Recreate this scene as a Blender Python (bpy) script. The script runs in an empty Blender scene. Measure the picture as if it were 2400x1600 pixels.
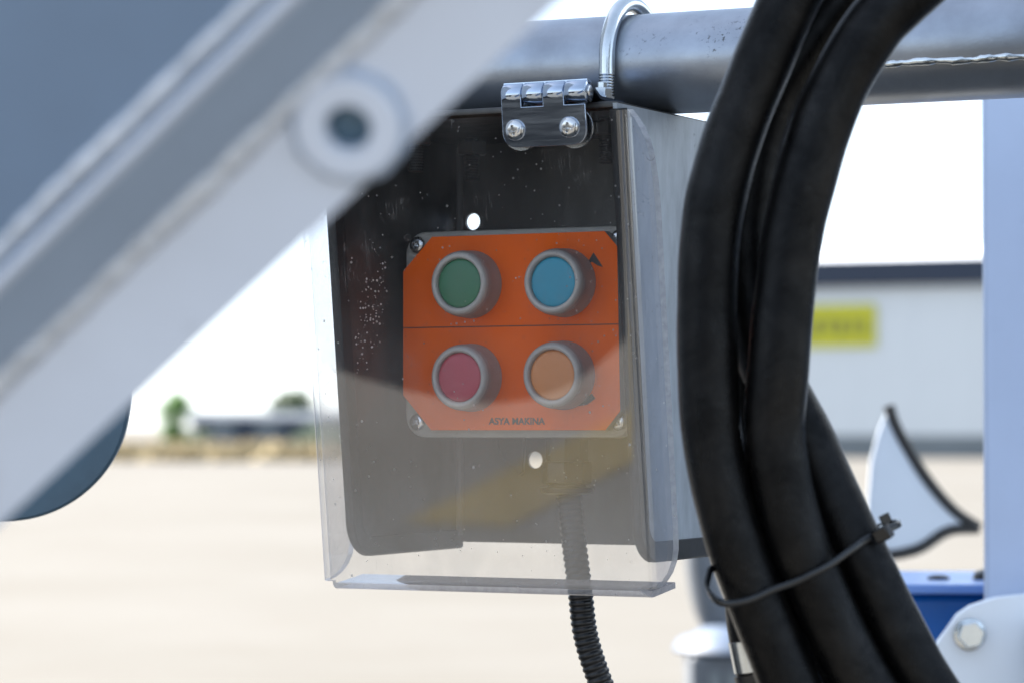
import bpy, bmesh, math, random
from mathutils import Vector, Matrix

random.seed(7)
sc = bpy.context.scene
COL = sc.collection
R = math.radians

# ------------------------------------------------------------------ camera
cam = bpy.data.cameras.new('camera')
cam_o = bpy.data.objects.new('camera', cam)
COL.objects.link(cam_o)
cam_o.location = (0, 0, 1.5)
cam_o.rotation_euler = (R(90 + 1.637), 0, 0)
cam.lens = 105
cam.sensor_width = 36
cam.clip_start = 0.05
cam.clip_end = 6000
cam.dof.use_dof = True
cam.dof.focus_distance = 1.30
cam.dof.aperture_fstop = 12.5
cam.dof.aperture_blades = 0
sc.camera = cam_o

# ------------------------------------------------------------------ sky, sun, exposure
SUN_EL, SUN_AZ = 42.0, -66.0            # azimuth from +Y towards +X
world = bpy.data.worlds.new('World')
sc.world = world
world.use_nodes = True
wn = world.node_tree.nodes
sky = wn.new('ShaderNodeTexSky')
sky.sky_type = 'NISHITA'
sky.sun_disc = False
sky.sun_elevation = R(SUN_EL)
sky.sun_rotation = R(SUN_AZ)
sky.air_density = 0.6
sky.dust_density = 0.3
sky.ozone_density = 2.5
haze_gamma = wn.new('ShaderNodeGamma')          # thin bright haze all over the sky: evens it out
haze_gamma.inputs[1].default_value = 0.42
world.node_tree.links.new(sky.outputs[0], haze_gamma.inputs[0])
world.node_tree.links.new(haze_gamma.outputs[0], wn['Background'].inputs[0])
wn['Background'].inputs[1].default_value = 0.118

sun = bpy.data.lights.new('sun', 'SUN')
sun.energy = 3.6
sun.angle = R(0.5)
sun.color = (1.0, 0.94, 0.86)
sun_o = bpy.data.objects.new('sun', sun)
COL.objects.link(sun_o)
sd = Vector((math.sin(R(SUN_AZ)) * math.cos(R(SUN_EL)), math.cos(R(SUN_AZ)) * math.cos(R(SUN_EL)), math.sin(R(SUN_EL))))
sun_o.rotation_euler = sd.to_track_quat('Z', 'Y').to_euler()
sun_o.location = (-4, 3, 6)

sc.view_settings.view_transform = 'Standard'
sc.view_settings.look = 'None'
sc.view_settings.gamma = 1
sc.view_settings.use_curve_mapping = False
sc.view_settings.exposure = 3.05

sc.render.engine = 'CYCLES'
cy = sc.cycles
cy.use_denoising = True
cy.max_bounces = 10
cy.diffuse_bounces = 4
cy.glossy_bounces = 5
cy.transmission_bounces = 6
cy.transparent_max_bounces = 32
cy.sample_clamp_indirect = 8
cy.caustics_reflective = False
cy.caustics_refractive = False
cy.use_adaptive_sampling = True
cy.adaptive_threshold = 0.008

# ------------------------------------------------------------------ helpers
MM = 0.001

def tag(o, label=None, cat=None, group=None, kind=None):
    if label: o['label'] = label
    if cat: o['category'] = cat
    if group: o['group'] = group
    if kind: o['kind'] = kind
    return o

def empty(name, loc=(0, 0, 0), rot=(0, 0, 0)):
    o = bpy.data.objects.new(name, None)
    o.empty_display_size = 0.05
    COL.objects.link(o)
    o.location = loc
    o.rotation_euler = rot
    return o

def obj(name, bm, mat, parent=None, smooth=None):
    """link a bmesh as one mesh object; smooth = angle in degrees"""
    me = bpy.data.meshes.new(name)
    bmesh.ops.recalc_face_normals(bm, faces=bm.faces)
    if smooth is not None:
        lay = bm.faces.layers.int.get('flat')
        for f in bm.faces: f.smooth = not (lay and f[lay])
        for e in bm.edges:
            if len(e.link_faces) == 2:
                e.smooth = e.calc_face_angle(0.0) < R(smooth)
            else:
                e.smooth = False
    bm.to_mesh(me)
    bm.free()
    for m in (mat if isinstance(mat, (list, tuple)) else [mat]):
        me.materials.append(m)
    o = bpy.data.objects.new(name, me)
    COL.objects.link(o)
    if parent is not None: o.parent = parent
    return o

def new(): return bmesh.new()

def box(bm, c, s, bev=0.0, seg=2, mat=None):
    """axis-aligned box, centre c, size s (tuple), optional bevel"""
    r = bmesh.ops.create_cube(bm, size=1.0)
    vs = r['verts']
    for v in vs:
        v.co = Vector((c[0] + v.co.x * s[0], c[1] + v.co.y * s[1], c[2] + v.co.z * s[2]))
    if bev > 0:
        es = list({e for v in vs for e in v.link_edges})
        bmesh.ops.bevel(bm, geom=es, offset=bev, segments=seg, affect='EDGES', profile=0.5)
        lay = bm.faces.layers.int.get('flat') or bm.faces.layers.int.new('flat')
        bm.normal_update()
        for f in bm.faces:
            if max(abs(f.normal.x), abs(f.normal.y), abs(f.normal.z)) > 0.999: f[lay] = 1
    return bm

def xform(bm, M, verts=None):
    bmesh.ops.transform(bm, matrix=M, verts=verts or bm.verts)
    return bm

def plate(outline, thick, fmap, holes=(), bev=0.0):
    """flat plate: 2-D outline (+ holes), extruded by thick; fmap(a, b, t) -> xyz"""
    bm = new()
    edges = []
    for loop in [outline] + list(holes):
        vs = [bm.verts.new((p[0], p[1], 0)) for p in loop]
        edges += [bm.edges.new((vs[i], vs[(i + 1) % len(vs)])) for i in range(len(vs))]
    if holes:
        bmesh.ops.triangle_fill(bm, edges=edges, use_beauty=True, use_dissolve=False)
    else:
        bm.faces.new([e.verts[0] for e in edges])
    fs = list(bm.faces)
    r = bmesh.ops.extrude_face_region(bm, geom=fs)
    for v in r['geom']:
        if isinstance(v, bmesh.types.BMVert): v.co.z = thick
    if bev > 0:
        es = [e for e in bm.edges if len(e.link_faces) == 2 and e.calc_face_angle(0) > R(50) and abs(e.verts[0].co.z - e.verts[1].co.z) < 1e-9]
        bmesh.ops.bevel(bm, geom=es, offset=bev, segments=2, affect='EDGES', profile=0.5)
    lay = bm.faces.layers.int.new('flat')
    bm.normal_update()
    for f in bm.faces:
        if abs(f.normal.z) > 0.999: f[lay] = 1
    for v in bm.verts: v.co = Vector(fmap(v.co.x, v.co.y, v.co.z))
    return bm

def lathe(bm, prof, n, M=Matrix(), cap0=True, cap1=True):
    """prof = [(r, h)] round local Z"""
    rings = []
    for r, h in prof:
        rings.append([bm.verts.new(M @ Vector((r * math.cos(2 * math.pi * i / n), r * math.sin(2 * math.pi * i / n), h))) for i in range(n)])
    for a, b in zip(rings, rings[1:]):
        for i in range(n):
            bm.faces.new((a[i], a[(i + 1) % n], b[(i + 1) % n], b[i]))
    if cap0: bm.faces.new(rings[0])
    if cap1: bm.faces.new(rings[-1])
    return bm

def catmull(pts, n):
    P = [Vector(p) for p in pts]
    P = [P[0] * 2 - P[1]] + P + [P[-1] * 2 - P[-2]]
    out = []
    for i in range(1, len(P) - 2):
        p0, p1, p2, p3 = P[i - 1:i + 3]
        for k in range(n):
            t = k / n
            out.append(0.5 * ((2 * p1) + (p2 - p0) * t + (2 * p0 - 5 * p1 + 4 * p2 - p3) * t * t + (3 * p1 - p0 - 3 * p2 + p3) * t ** 3))
    out.append(P[-2])
    return out

def resample(pts, step):
    out = [pts[0].copy()]
    acc = 0.0
    for a, b in zip(pts, pts[1:]):
        d = (b - a).length
        while acc + d >= step and d > 1e-12:
            t = (step - acc) / d
            a = a + (b - a) * t
            out.append(a.copy())
            d = (b - a).length
            acc = 0.0
        acc += d
    return out

def frames(pts):
    T = []
    for i in range(len(pts)):
        a = pts[max(i - 1, 0)]
        b = pts[min(i + 1, len(pts) - 1)]
        T.append((b - a).normalized())
    up = Vector((0, -1, 0)) if abs(T[0].y) < 0.9 else Vector((0, 0, 1))
    n = (up - T[0] * up.dot(T[0])).normalized()
    out = []
    for t in T:
        n = (n - t * n.dot(t)).normalized()
        out.append((t, n, t.cross(n)))
    return out

def sweep(bm, pts, rad, n=16, cap=True):
    fr = frames(pts)
    rings = []
    for i, (p, (t, a, b)) in enumerate(zip(pts, fr)):
        r = rad(i) if callable(rad) else rad
        rings.append([bm.verts.new(p + (a * math.cos(2 * math.pi * k / n) + b * math.sin(2 * math.pi * k / n)) * r) for k in range(n)])
    for A, B in zip(rings, rings[1:]):
        for k in range(n):
            bm.faces.new((A[k], A[(k + 1) % n], B[(k + 1) % n], B[k]))
    if cap:
        bm.faces.new(rings[0]); bm.faces.new(rings[-1])
    return bm

def arc(cx, cy, r, a0, a1, n):
    return [(cx + r * math.cos(R(a0 + (a1 - a0) * i / n)), cy + r * math.sin(R(a0 + (a1 - a0) * i / n))) for i in range(n + 1)]

def circle(cx, cy, r, n=20):
    return [(cx + r * math.cos(2 * math.pi * i / n), cy + r * math.sin(2 * math.pi * i / n)) for i in range(n)]

def rrect(x0, y0, x1, y1, r, n=5):
    return arc(x1 - r, y1 - r, r, 0, 90, n) + arc(x0 + r, y1 - r, r, 90, 180, n) + arc(x0 + r, y0 + r, r, 180, 270, n) + arc(x1 - r, y0 + r, r, 270, 360, n)

# ------------------------------------------------------------------ materials
class N:
    """tiny node-tree writer"""
    def __init__(s, name):
        s.m = bpy.data.materials.new(name)
        s.m.use_nodes = True
        s.t = s.m.node_tree
        s.n = s.t.nodes
        s.n.clear()
        s.out = s.n.new('ShaderNodeOutputMaterial')
    def add(s, typ, **kw):
        nd = s.n.new(typ)
        for k, v in kw.items():
            if k in nd.inputs: s.put(nd.inputs[k], v)
            else: setattr(nd, k, v)
        return nd
    def put(s, sock, v):
        if isinstance(v, bpy.types.NodeSocket): s.t.links.new(v, sock)
        elif isinstance(v, (tuple, list)) and len(v) == 3 and sock.type == 'RGBA': sock.default_value = (*v, 1)
        else: sock.default_value = v
    def coord(s, scale=(1, 1, 1), kind='Object', rot=(0, 0, 0)):
        tc = s.n.new('ShaderNodeTexCoord')
        mp = s.n.new('ShaderNodeMapping')
        s.t.links.new(tc.outputs[kind], mp.inputs[0])
        mp.inputs['Scale'].default_value = scale
        mp.inputs['Rotation'].default_value = rot
        return mp.outputs[0]
    def noise(s, vec, scale, detail=4, rough=0.55, dist=0.0):
        nd = s.n.new('ShaderNodeTexNoise')
        s.put(nd.inputs['Vector'], vec)
        nd.inputs['Scale'].default_value = scale
        nd.inputs['Detail'].default_value = detail
        nd.inputs['Roughness'].default_value = rough
        nd.inputs['Distortion'].default_value = dist
        return nd.outputs[0]
    def voro(s, vec, scale, feature='F1', rnd=1.0):
        nd = s.n.new('ShaderNodeTexVoronoi')
        nd.feature = feature
        s.put(nd.inputs['Vector'], vec)
        nd.inputs['Scale'].default_value = scale
        nd.inputs['Randomness'].default_value = rnd
        return nd
    def ramp(s, fac, stops, interp='LINEAR'):
        nd = s.n.new('ShaderNodeValToRGB')
        s.put(nd.inputs[0], fac)
        cr = nd.color_ramp
        cr.interpolation = interp
        while len(cr.elements) < len(stops): cr.elements.new(0.5)
        for e, (p, c) in zip(cr.elements, stops):
            e.position = p
            e.color = (c, c, c, 1) if isinstance(c, (int, float)) else (*c, 1)
        return nd.outputs[0]
    def mth(s, op, a, b=None, c=None):
        nd = s.n.new('ShaderNodeMath')
        nd.operation = op
        s.put(nd.inputs[0], a)
        if b is not None: s.put(nd.inputs[1], b)
        if c is not None: s.put(nd.inputs[2], c)
        return nd.outputs[0]
    def mix(s, fac, a, b, blend='MIX'):
        nd = s.n.new('ShaderNodeMix')
        nd.data_type = 'RGBA'
        nd.blend_type = blend
        s.put(nd.inputs[0], fac)
        s.put(nd.inputs[6], a)
        s.put(nd.inputs[7], b)
        return nd.outputs[2]
    def bump(s, h, strength=0.2, dist=0.001):
        nd = s.n.new('ShaderNodeBump')
        nd.inputs['Strength'].default_value = strength
        nd.inputs['Distance'].default_value = dist
        s.put(nd.inputs['Height'], h)
        return nd.outputs[0]
    def bsdf(s, **kw):
        p = s.n.new('ShaderNodeBsdfPrincipled')
        names = dict(base='Base Color', metal='Metallic', rough='Roughness', normal='Normal', coat='Coat Weight', coatr='Coat Roughness', spec='Specular IOR Level', aniso='Anisotropic', sheen='Sheen Weight', trans='Transmission Weight', ior='IOR')
        for k, v in kw.items(): s.put(p.inputs[names[k]], v)
        return p.outputs[0]
    def fin(s, sh):
        s.t.links.new(sh, s.out.inputs[0])
        return s.m

def paint(name, base, rough=0.35, vary=0.12, orange=0.15, dirt=None, scale=60):
    m = N(name)
    v = m.coord()
    n1 = m.noise(v, scale * 0.3, 5)
    n2 = m.noise(v, scale * 14, 2)
    c = m.mix(m.ramp(n1, [(0.3, 0.0), (0.7, 1.0)]), tuple(x * (1 - vary) for x in base), base)
    if dirt:
        c = m.mix(m.ramp(m.noise(v, scale * 0.55, 8, 0.7), [(0.62, 0.0), (0.75, 0.5)]), c, dirt)
    r = m.ramp(n1, [(0.2, max(0.02, rough - 0.08)), (0.8, rough + 0.1)])
    return m.fin(m.bsdf(base=c, rough=r, normal=m.bump(n2, orange, 0.0004), coat=0.0))

def metal(name, base, rough=0.3, spots=True, bump=0.15, met=1.0, streak=(1, 1, 1), grime=0.5):
    m = N(name)
    v = m.coord()
    vs = m.coord(streak)
    n1 = m.noise(vs, 40, 6, 0.6)
    n2 = m.noise(v, 900, 3)
    c = m.mix(m.ramp(n1, [(0.3, 0.0), (0.72, 1.0)]), tuple(x * 0.72 for x in base), base)
    rr = m.ramp(n1, [(0.25, rough + 0.12), (0.75, rough)])
    mt = met
    if spots:
        big = m.noise(v, 28, 3, 0.5)
        fine = m.noise(v, 420, 6, 0.75)
        s = m.mth('MULTIPLY', m.ramp(big, [(0.61, 0.0), (0.70, 1.0)]), m.ramp(fine, [(0.57, 0.0), (0.61, grime * 1.8)]))
        s = m.mth('MINIMUM', s, 1.0)
        c = m.mix(s, c, (0.02, 0.018, 0.016))
        mt = m.mth('MULTIPLY', m.mth('SUBTRACT', 1.0, s), met)
    return m.fin(m.bsdf(base=c, metal=mt, rough=rr, normal=m.bump(n2, bump, 0.0002)))

M = {}
M['tube'] = metal('silver painted steel', (0.37, 0.405, 0.46), 0.30, True, 0.25, 0.85)
M['zinc'] = metal('zinc plated steel', (0.66, 0.70, 0.72), 0.16, False, 0.1)
M['inox'] = metal('polished stainless', (0.46, 0.53, 0.64), 0.07, False, 0.03, 1.0, (1, 1, 14))
M['chrome'] = metal('screw steel', (0.72, 0.73, 0.74), 0.14, False, 0.05)
M['sheet'] = metal('shade dark box sheet', (0.075, 0.073, 0.071), 0.36, True, 0.04, 0.5, (3, 3, 1), 0.35)  # shade inside the box is put into this darker copy of the sheet
M['sheet_lit'] = metal('lit weathered box sheet', (0.42, 0.46, 0.50), 0.45, True, 0.12, 0.35, (3, 3, 1), 0.4)  # lighter copy of the same box sheet for the lit outer wall
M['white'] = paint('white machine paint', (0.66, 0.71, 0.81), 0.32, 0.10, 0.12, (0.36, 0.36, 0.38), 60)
M['white_bright'] = paint('clean white paint', (0.84, 0.89, 0.95), 0.3, 0.04, 0.1, None, 40)
M['guard'] = paint('pale guard paint', (0.60, 0.65, 0.72), 0.35, 0.08, 0.1, None, 30)
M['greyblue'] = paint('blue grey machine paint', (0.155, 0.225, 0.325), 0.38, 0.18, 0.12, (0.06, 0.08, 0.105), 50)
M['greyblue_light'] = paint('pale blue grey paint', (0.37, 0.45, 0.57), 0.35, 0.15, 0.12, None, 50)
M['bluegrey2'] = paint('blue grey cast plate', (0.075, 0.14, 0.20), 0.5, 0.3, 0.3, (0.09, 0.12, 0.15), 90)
M['panel'] = paint('blue grey panel paint', (0.26, 0.31, 0.37), 0.45, 0.15, 0.1, None, 8)
M['blue'] = paint('deep blue enamel', (0.010, 0.13, 0.44), 0.22, 0.1, 0.08, None, 60)
M['blue_light'] = paint('light blue enamel', (0.16, 0.30, 0.66), 0.3, 0.1, 0.08, None, 60)
M['post'] = paint('pale post paint', (0.55, 0.66, 0.88), 0.35, 0.1, 0.12, (0.48, 0.55, 0.70), 40)
M['grey_plastic'] = paint('warm grey plastic', (0.44, 0.42, 0.385), 0.45, 0.08, 0.1, None, 200)
M['bezel'] = metal('grey brown bezel', (0.46, 0.41, 0.385), 0.45, False, 0.08, 0.15)
M['black_plastic'] = paint('black plastic', (0.007, 0.007, 0.0075), 0.38, 0.2, 0.1, None, 100)
M['black_trim'] = paint('black rubber trim', (0.008, 0.0085, 0.0095), 0.55, 0.2, 0.8, None, 150)
M['print'] = paint('black print', (0.012, 0.011, 0.011), 0.5, 0.1, 0.02, None, 100)
M['nylon'] = paint('black nylon', (0.005, 0.006, 0.0075), 0.26, 0.2, 0.06, None, 120)

def hose_mat(name, seed):
    m = N(name)
    v = m.coord()
    n1 = m.noise(v, 48 + seed * 7, 8, 0.72, 0.6)
    n2 = m.noise(v, 420, 6, 0.75)
    n3 = m.noise(v, 20 + seed * 3, 3)
    n4 = m.noise(v, 1100, 3)
    n5 = m.noise(m.coord((1, 1, 0.25)), 170, 5, 0.65, 0.3)
    dust = m.mth('MULTIPLY', m.ramp(n1, [(0.44, 0.0), (0.66, 1.0)]), m.ramp(n3, [(0.38, 0.05), (0.66, 1.0)]))
    c = m.mix(dust, (0.0022, 0.0022, 0.0024), (0.0075, 0.0064, 0.0056))
    c = m.mix(m.mth('MULTIPLY', m.ramp(n2, [(0.60, 0.0), (0.70, 1.0)]), 0.4), c, (0.026, 0.022, 0.019))
    rough = m.ramp(n5, [(0.32, 0.24), (0.68, 0.36)])
    h = m.mth('ADD', m.mth('MULTIPLY', n2, 0.6), m.mth('ADD', m.mth('MULTIPLY', n4, 0.25), m.mth('MULTIPLY', n5, 0.2)))
    return m.fin(m.bsdf(base=c, rough=rough, normal=m.bump(h, 0.5, 0.0008), spec=m.ramp(n1, [(0.35, 0.10), (0.65, 0.20)])))

HOSE = [hose_mat('worn black rubber hose %s' % w, i) for i, w in enumerate(('first', 'second', 'third', 'fourth', 'fifth'))]

def label_mat():
    m = N('orange label film')
    v = m.coord()
    n1 = m.noise(v, 30, 4)
    c = m.mix(m.ramp(n1, [(0.3, 0.0), (0.7, 1.0)]), (0.93, 0.130, 0.001), (0.99, 0.150, 0.001))
    return m.fin(m.bsdf(base=c, rough=0.5, spec=0.08, normal=m.bump(m.noise(v, 500, 2), 0.05, 0.0002)))
M['orange'] = label_mat()
M['cap_green'] = paint('green button cap', (0.030, 0.19, 0.090), 0.35, 0.06, 0.03, None, 100)
M['cap_blue'] = paint('blue button cap', (0.030, 0.34, 0.50), 0.35, 0.06, 0.03, None, 100)
M['cap_red'] = paint('red button cap', (0.55, 0.085, 0.12), 0.35, 0.06, 0.03, None, 100)
M['cap_amber'] = paint('amber button cap', (0.78, 0.30, 0.10), 0.35, 0.06, 0.03, None, 100)

def clear_mat():
    """scratched, dusty clear acrylic sheet"""
    m = N('clear acrylic sheet')
    v = m.coord()
    # scattered specks
    def specks(scale, r0, dens):
        vo = m.voro(v, scale)
        sep = m.n.new('ShaderNodeSeparateColor')
        m.put(sep.inputs[0], vo.outputs['Color'])
        on = m.mth('GREATER_THAN', sep.outputs[0], 1 - dens)
        rad = m.mth('MULTIPLY', sep.outputs[1], r0)
        return m.mth('MULTIPLY', on, m.mth('LESS_THAN', vo.outputs['Distance'], rad)), sep, vo
    s1, _, _ = specks(260, 0.15, 0.8)
    s2, _, _ = specks(110, 0.085, 0.6)
    # fine spray patch, densest along one diagonal streak
    s3, _, _ = specks(620, 0.34, 0.7)
    tc = m.n.new('ShaderNodeTexCoord')
    sp = m.n.new('ShaderNodeSeparateXYZ')
    m.put(sp.inputs[0], tc.outputs['Object'])
    # line X = -0.046 + 0.30*(Z - 0.0); wide 9 mm; Z -25..45 mm
    dx = m.mth('SUBTRACT', sp.outputs[0], m.mth('MULTIPLY_ADD', sp.outputs[2], 0.26, -0.043))
    near = m.mth('SUBTRACT', 1.0, m.mth('MINIMUM', m.mth('DIVIDE', m.mth('ABSOLUTE', dx), 0.008), 1.0))
    zz = m.mth('SUBTRACT', 1.0, m.mth('MINIMUM', m.mth('DIVIDE', m.mth('ABSOLUTE', m.mth('SUBTRACT', sp.outputs[2], 0.006)), 0.03), 1.0))
    patch = m.mth('GREATER_THAN', m.mth('MULTIPLY', m.mth('MULTIPLY', near, zz), m.ramp(m.noise(v, 260, 3), [(0.3, 0.4), (0.7, 1.6)])), 0.16)
    s3 = m.mth('MULTIPLY', s3, patch)
    # dried drop rings
    vo = m.voro(v, 75)
    sep = m.n.new('ShaderNodeSeparateColor')
    m.put(sep.inputs[0], vo.outputs['Color'])
    rr = m.mth('MULTIPLY_ADD', sep.outputs[1], 0.11, 0.04)
    ring = m.mth('LESS_THAN', m.mth('ABSOLUTE', m.mth('SUBTRACT', vo.outputs['Distance'], rr)), 0.016)
    ring = m.mth('MULTIPLY', ring, m.mth('GREATER_THAN', sep.outputs[2], 0.55))
    # scratches
    def scratch(rot, sc_, lo):
        vv = m.coord(sc_, 'Object', rot)
        n = m.noise(vv, 1.0, 2, 0.5, 0.6)
        return m.mth('MULTIPLY', m.ramp(m.mth('ABSOLUTE', m.mth('SUBTRACT', n, 0.5)), [(0.0, 1.0), (lo, 0.0)]), m.ramp(m.noise(v, 60, 2), [(0.55, 0.0), (0.68, 1.0)]))
    sc1 = scratch((0, R(12), 0), (420, 20, 22), 0.006)
    sc2 = scratch((0, R(-62), 0), (300, 20, 16), 0.005)
    smear_veil = m.ramp(m.noise(m.coord((1, 1, 0.35)), 38, 6, 0.62, 0.5), [(0.42, 0.002), (0.74, 0.034)])
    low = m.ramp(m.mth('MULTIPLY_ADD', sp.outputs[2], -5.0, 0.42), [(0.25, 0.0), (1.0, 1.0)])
    film = m.mth('MULTIPLY', low, m.ramp(m.noise(m.coord((1, 1, 0.6)), 30, 7, 0.66, 0.8), [(0.3, 0.06), (0.72, 0.22)]))  # lower-half reflection veil, put into the colour as a pale layer
    smear_veil = m.mth('ADD', smear_veil, film)
    d = m.mth('MULTIPLY', s1, m.ramp(m.noise(v, 34, 3), [(0.35, 0.08), (0.7, 0.6)]))
    d = m.mth('MAXIMUM', d, m.mth('MULTIPLY', s2, 0.8))
    d = m.mth('MAXIMUM', d, m.mth('MULTIPLY', s3, 0.75))
    d = m.mth('MAXIMUM', d, m.mth('MULTIPLY', ring, 0.12))
    d = m.mth('MAXIMUM', d, m.mth('MULTIPLY', sc1, 0.34))
    d = m.mth('MAXIMUM', d, m.mth('MULTIPLY', sc2, 0.34))
    d = m.mth('MAXIMUM', d, smear_veil)
    geo = m.n.new('ShaderNodeNewGeometry')
    # thin sheet without refraction: the same index on both sides of each face
    fr = m.add('ShaderNodeFresnel', IOR=m.mth('MULTIPLY_ADD', geo.outputs['Backfacing'], 1 / 1.78 - 1.78, 1.78))
    lw = m.n.new('ShaderNodeLayerWeight')
    lw.inputs[0].default_value = 0.5
    # longer way through the sheet at a slant: it tints and dims
    tr = m.add('ShaderNodeBsdfTransparent', Color=m.ramp(lw.outputs['Facing'], [(0.0, (0.993, 0.993, 0.993)), (0.35, (0.985, 0.985, 0.988)), (0.60, (0.90, 0.90, 0.925)), (0.82, (0.62, 0.64, 0.72)), (1.0, (0.36, 0.39, 0.52))]))
    gl = m.add('ShaderNodeBsdfGlossy', Roughness=0.012, Color=(1, 1, 1))
    nrm = m.bump(m.noise(v, 9, 2), 0.04, 0.002)
    m.put(gl.inputs['Normal'], nrm)
    mx = m.n.new('ShaderNodeMixShader')
    m.put(mx.inputs[0], fr.outputs[0]); m.put(mx.inputs[1], tr.outputs[0]); m.put(mx.inputs[2], gl.outputs[0])
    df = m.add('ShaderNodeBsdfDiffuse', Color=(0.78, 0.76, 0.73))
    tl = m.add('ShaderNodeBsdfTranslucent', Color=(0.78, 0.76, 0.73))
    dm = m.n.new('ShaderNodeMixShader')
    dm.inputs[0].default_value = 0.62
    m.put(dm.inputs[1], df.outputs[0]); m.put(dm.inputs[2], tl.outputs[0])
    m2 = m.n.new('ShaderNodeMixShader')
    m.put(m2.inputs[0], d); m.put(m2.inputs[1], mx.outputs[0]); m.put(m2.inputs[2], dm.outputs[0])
    return m.fin(m2.outputs[0])
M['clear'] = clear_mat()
M['seam'] = paint('dull grey sealant', (0.13, 0.13, 0.13), 0.5, 0.2, 0.1, None, 100)
M['ring'] = metal('pale satin ring', (0.60, 0.56, 0.52), 0.42, False, 0.05, 0.1)

def edge_mat():
    m = N('acrylic sawn edge')
    v = m.coord()
    tr = m.add('ShaderNodeBsdfTransparent', Color=(0.86, 0.87, 0.93))
    tl = m.add('ShaderNodeBsdfTranslucent', Color=(0.92, 0.88, 0.82))
    gl = m.add('ShaderNodeBsdfGlossy', Roughness=0.15, Color=(0.9, 0.9, 0.95))
    a = m.n.new('ShaderNodeMixShader')
    m.put(a.inputs[0], m.ramp(m.noise(v, 300, 4), [(0.3, 0.55), (0.7, 0.85)]))
    m.put(a.inputs[1], tr.outputs[0]); m.put(a.inputs[2], tl.outputs[0])
    b = m.n.new('ShaderNodeMixShader')
    b.inputs[0].default_value = 0.25
    m.put(b.inputs[1], a.outputs[0]); m.put(b.inputs[2], gl.outputs[0])
    return m.fin(b.outputs[0])
M['edge'] = edge_mat()

def ground_mat():
    m = N('pale dusty concrete yard')
    v = m.coord()
    n1 = m.noise(v, 0.16, 6, 0.6)
    n2 = m.noise(v, 0.5, 6, 0.65)
    n3 = m.noise(v, 18, 4, 0.6)
    c = m.mix(m.ramp(n1, [(0.40, 0.0), (0.60, 1.0)]), (0.099, 0.0952, 0.0865), (0.112, 0.109, 0.102))
    c = m.mix(m.ramp(n2, [(0.3, 0.7), (0.55, 0.0)]), c, (0.093, 0.087, 0.077))
    c = m.mix(m.ramp(n3, [(0.3, 0.25), (0.7, 0.0)]), c, (0.10, 0.093, 0.08))
    return m.fin(m.bsdf(base=c, rough=0.9, normal=m.bump(n3, 0.4, 0.01), spec=0.2))
M['ground'] = ground_mat()
M['wall'] = paint('pale grey cladding', (0.60, 0.635, 0.66), 0.5, 0.08, 0.0, None, 0.6)
M['roof'] = paint('pale roof sheet', (0.62, 0.66, 0.72), 0.45, 0.05, 0.0, None, 0.6)
M['navy'] = paint('navy fascia', (0.005, 0.016, 0.042), 0.5, 0.1, 0.0, None, 0.6)
M['plinth'] = paint('grey plinth', (0.16, 0.185, 0.20), 0.7, 0.2, 0.0, None, 0.8)
M['yellow'] = paint('yellow sign paint', (0.50, 0.48, 0.010), 0.4, 0.1, 0.0, (0.36, 0.34, 0.03), 1.2)
M['yellow_beam'] = paint('yellow machine paint', (0.72, 0.47, 0.01), 0.4, 0.1, 0.05, None, 10)
M['yellow_strip'] = paint('worn yellow reflection strip', (0.150, 0.110, 0.024), 0.7, 0.35, 0.0, (0.10, 0.09, 0.07), 9)
M['bounce_body'] = paint('pale bounce body paint', (0.62, 0.64, 0.66), 0.4, 0.1, 0.0, None, 2)  # pale so the added body bounces sky light onto the box
M['truck'] = paint('dark truck paint', (0.010, 0.010, 0.011), 0.6, 0.2, 0.05, None, 8)
M['tyre'] = paint('tyre rubber', (0.02, 0.02, 0.02), 0.7, 0.2, 0.2, None, 20)
M['leaf'] = paint('green foliage', (0.10, 0.25, 0.03), 0.6, 0.4, 0.0, None, 3)
M['leaf_dull'] = paint('dull green foliage', (0.075, 0.125, 0.055), 0.6, 0.4, 0.0, None, 3)
M['bark'] = paint('bark', (0.09, 0.06, 0.04), 0.8, 0.3, 0.3, None, 10)
M['straw'] = paint('dry straw', (0.34, 0.275, 0.155), 0.8, 0.3, 0.0, None, 0.5)
M['shed'] = paint('haze blue shed cladding', (0.045, 0.060, 0.085), 0.9, 0.15, 0.0, None, 0.5)
M['glass_dark'] = paint('dark window', (0.03, 0.04, 0.045), 0.15, 0.1, 0.0, None, 5)
M['yellow_ring'] = paint('yellow marker ring', (0.75, 0.38, 0.01), 0.35, 0.05, 0.02, None, 100)
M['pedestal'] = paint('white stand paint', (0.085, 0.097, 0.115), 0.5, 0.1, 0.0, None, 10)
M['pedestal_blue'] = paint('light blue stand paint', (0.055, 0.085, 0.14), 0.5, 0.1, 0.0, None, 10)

def weld_mat():
    m = N('painted weld bead')
    v = m.coord()
    n = m.noise(v, 300, 4, 0.6)
    c = m.mix(m.ramp(n, [(0.35, 0.0), (0.65, 1.0)]), (0.50, 0.53, 0.58), (0.74, 0.77, 0.82))
    return m.fin(m.bsdf(base=c, rough=0.3, metal=0.3, normal=m.bump(n, 0.4, 0.001)))
M['weld'] = weld_mat()

# ------------------------------------------------------------------ the setting
bm = new()
box(bm, (0, 1500, -0.5), (7000, 7000, 1.0))
tag(obj('ground', bm, M['ground']), kind='structure')

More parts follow.
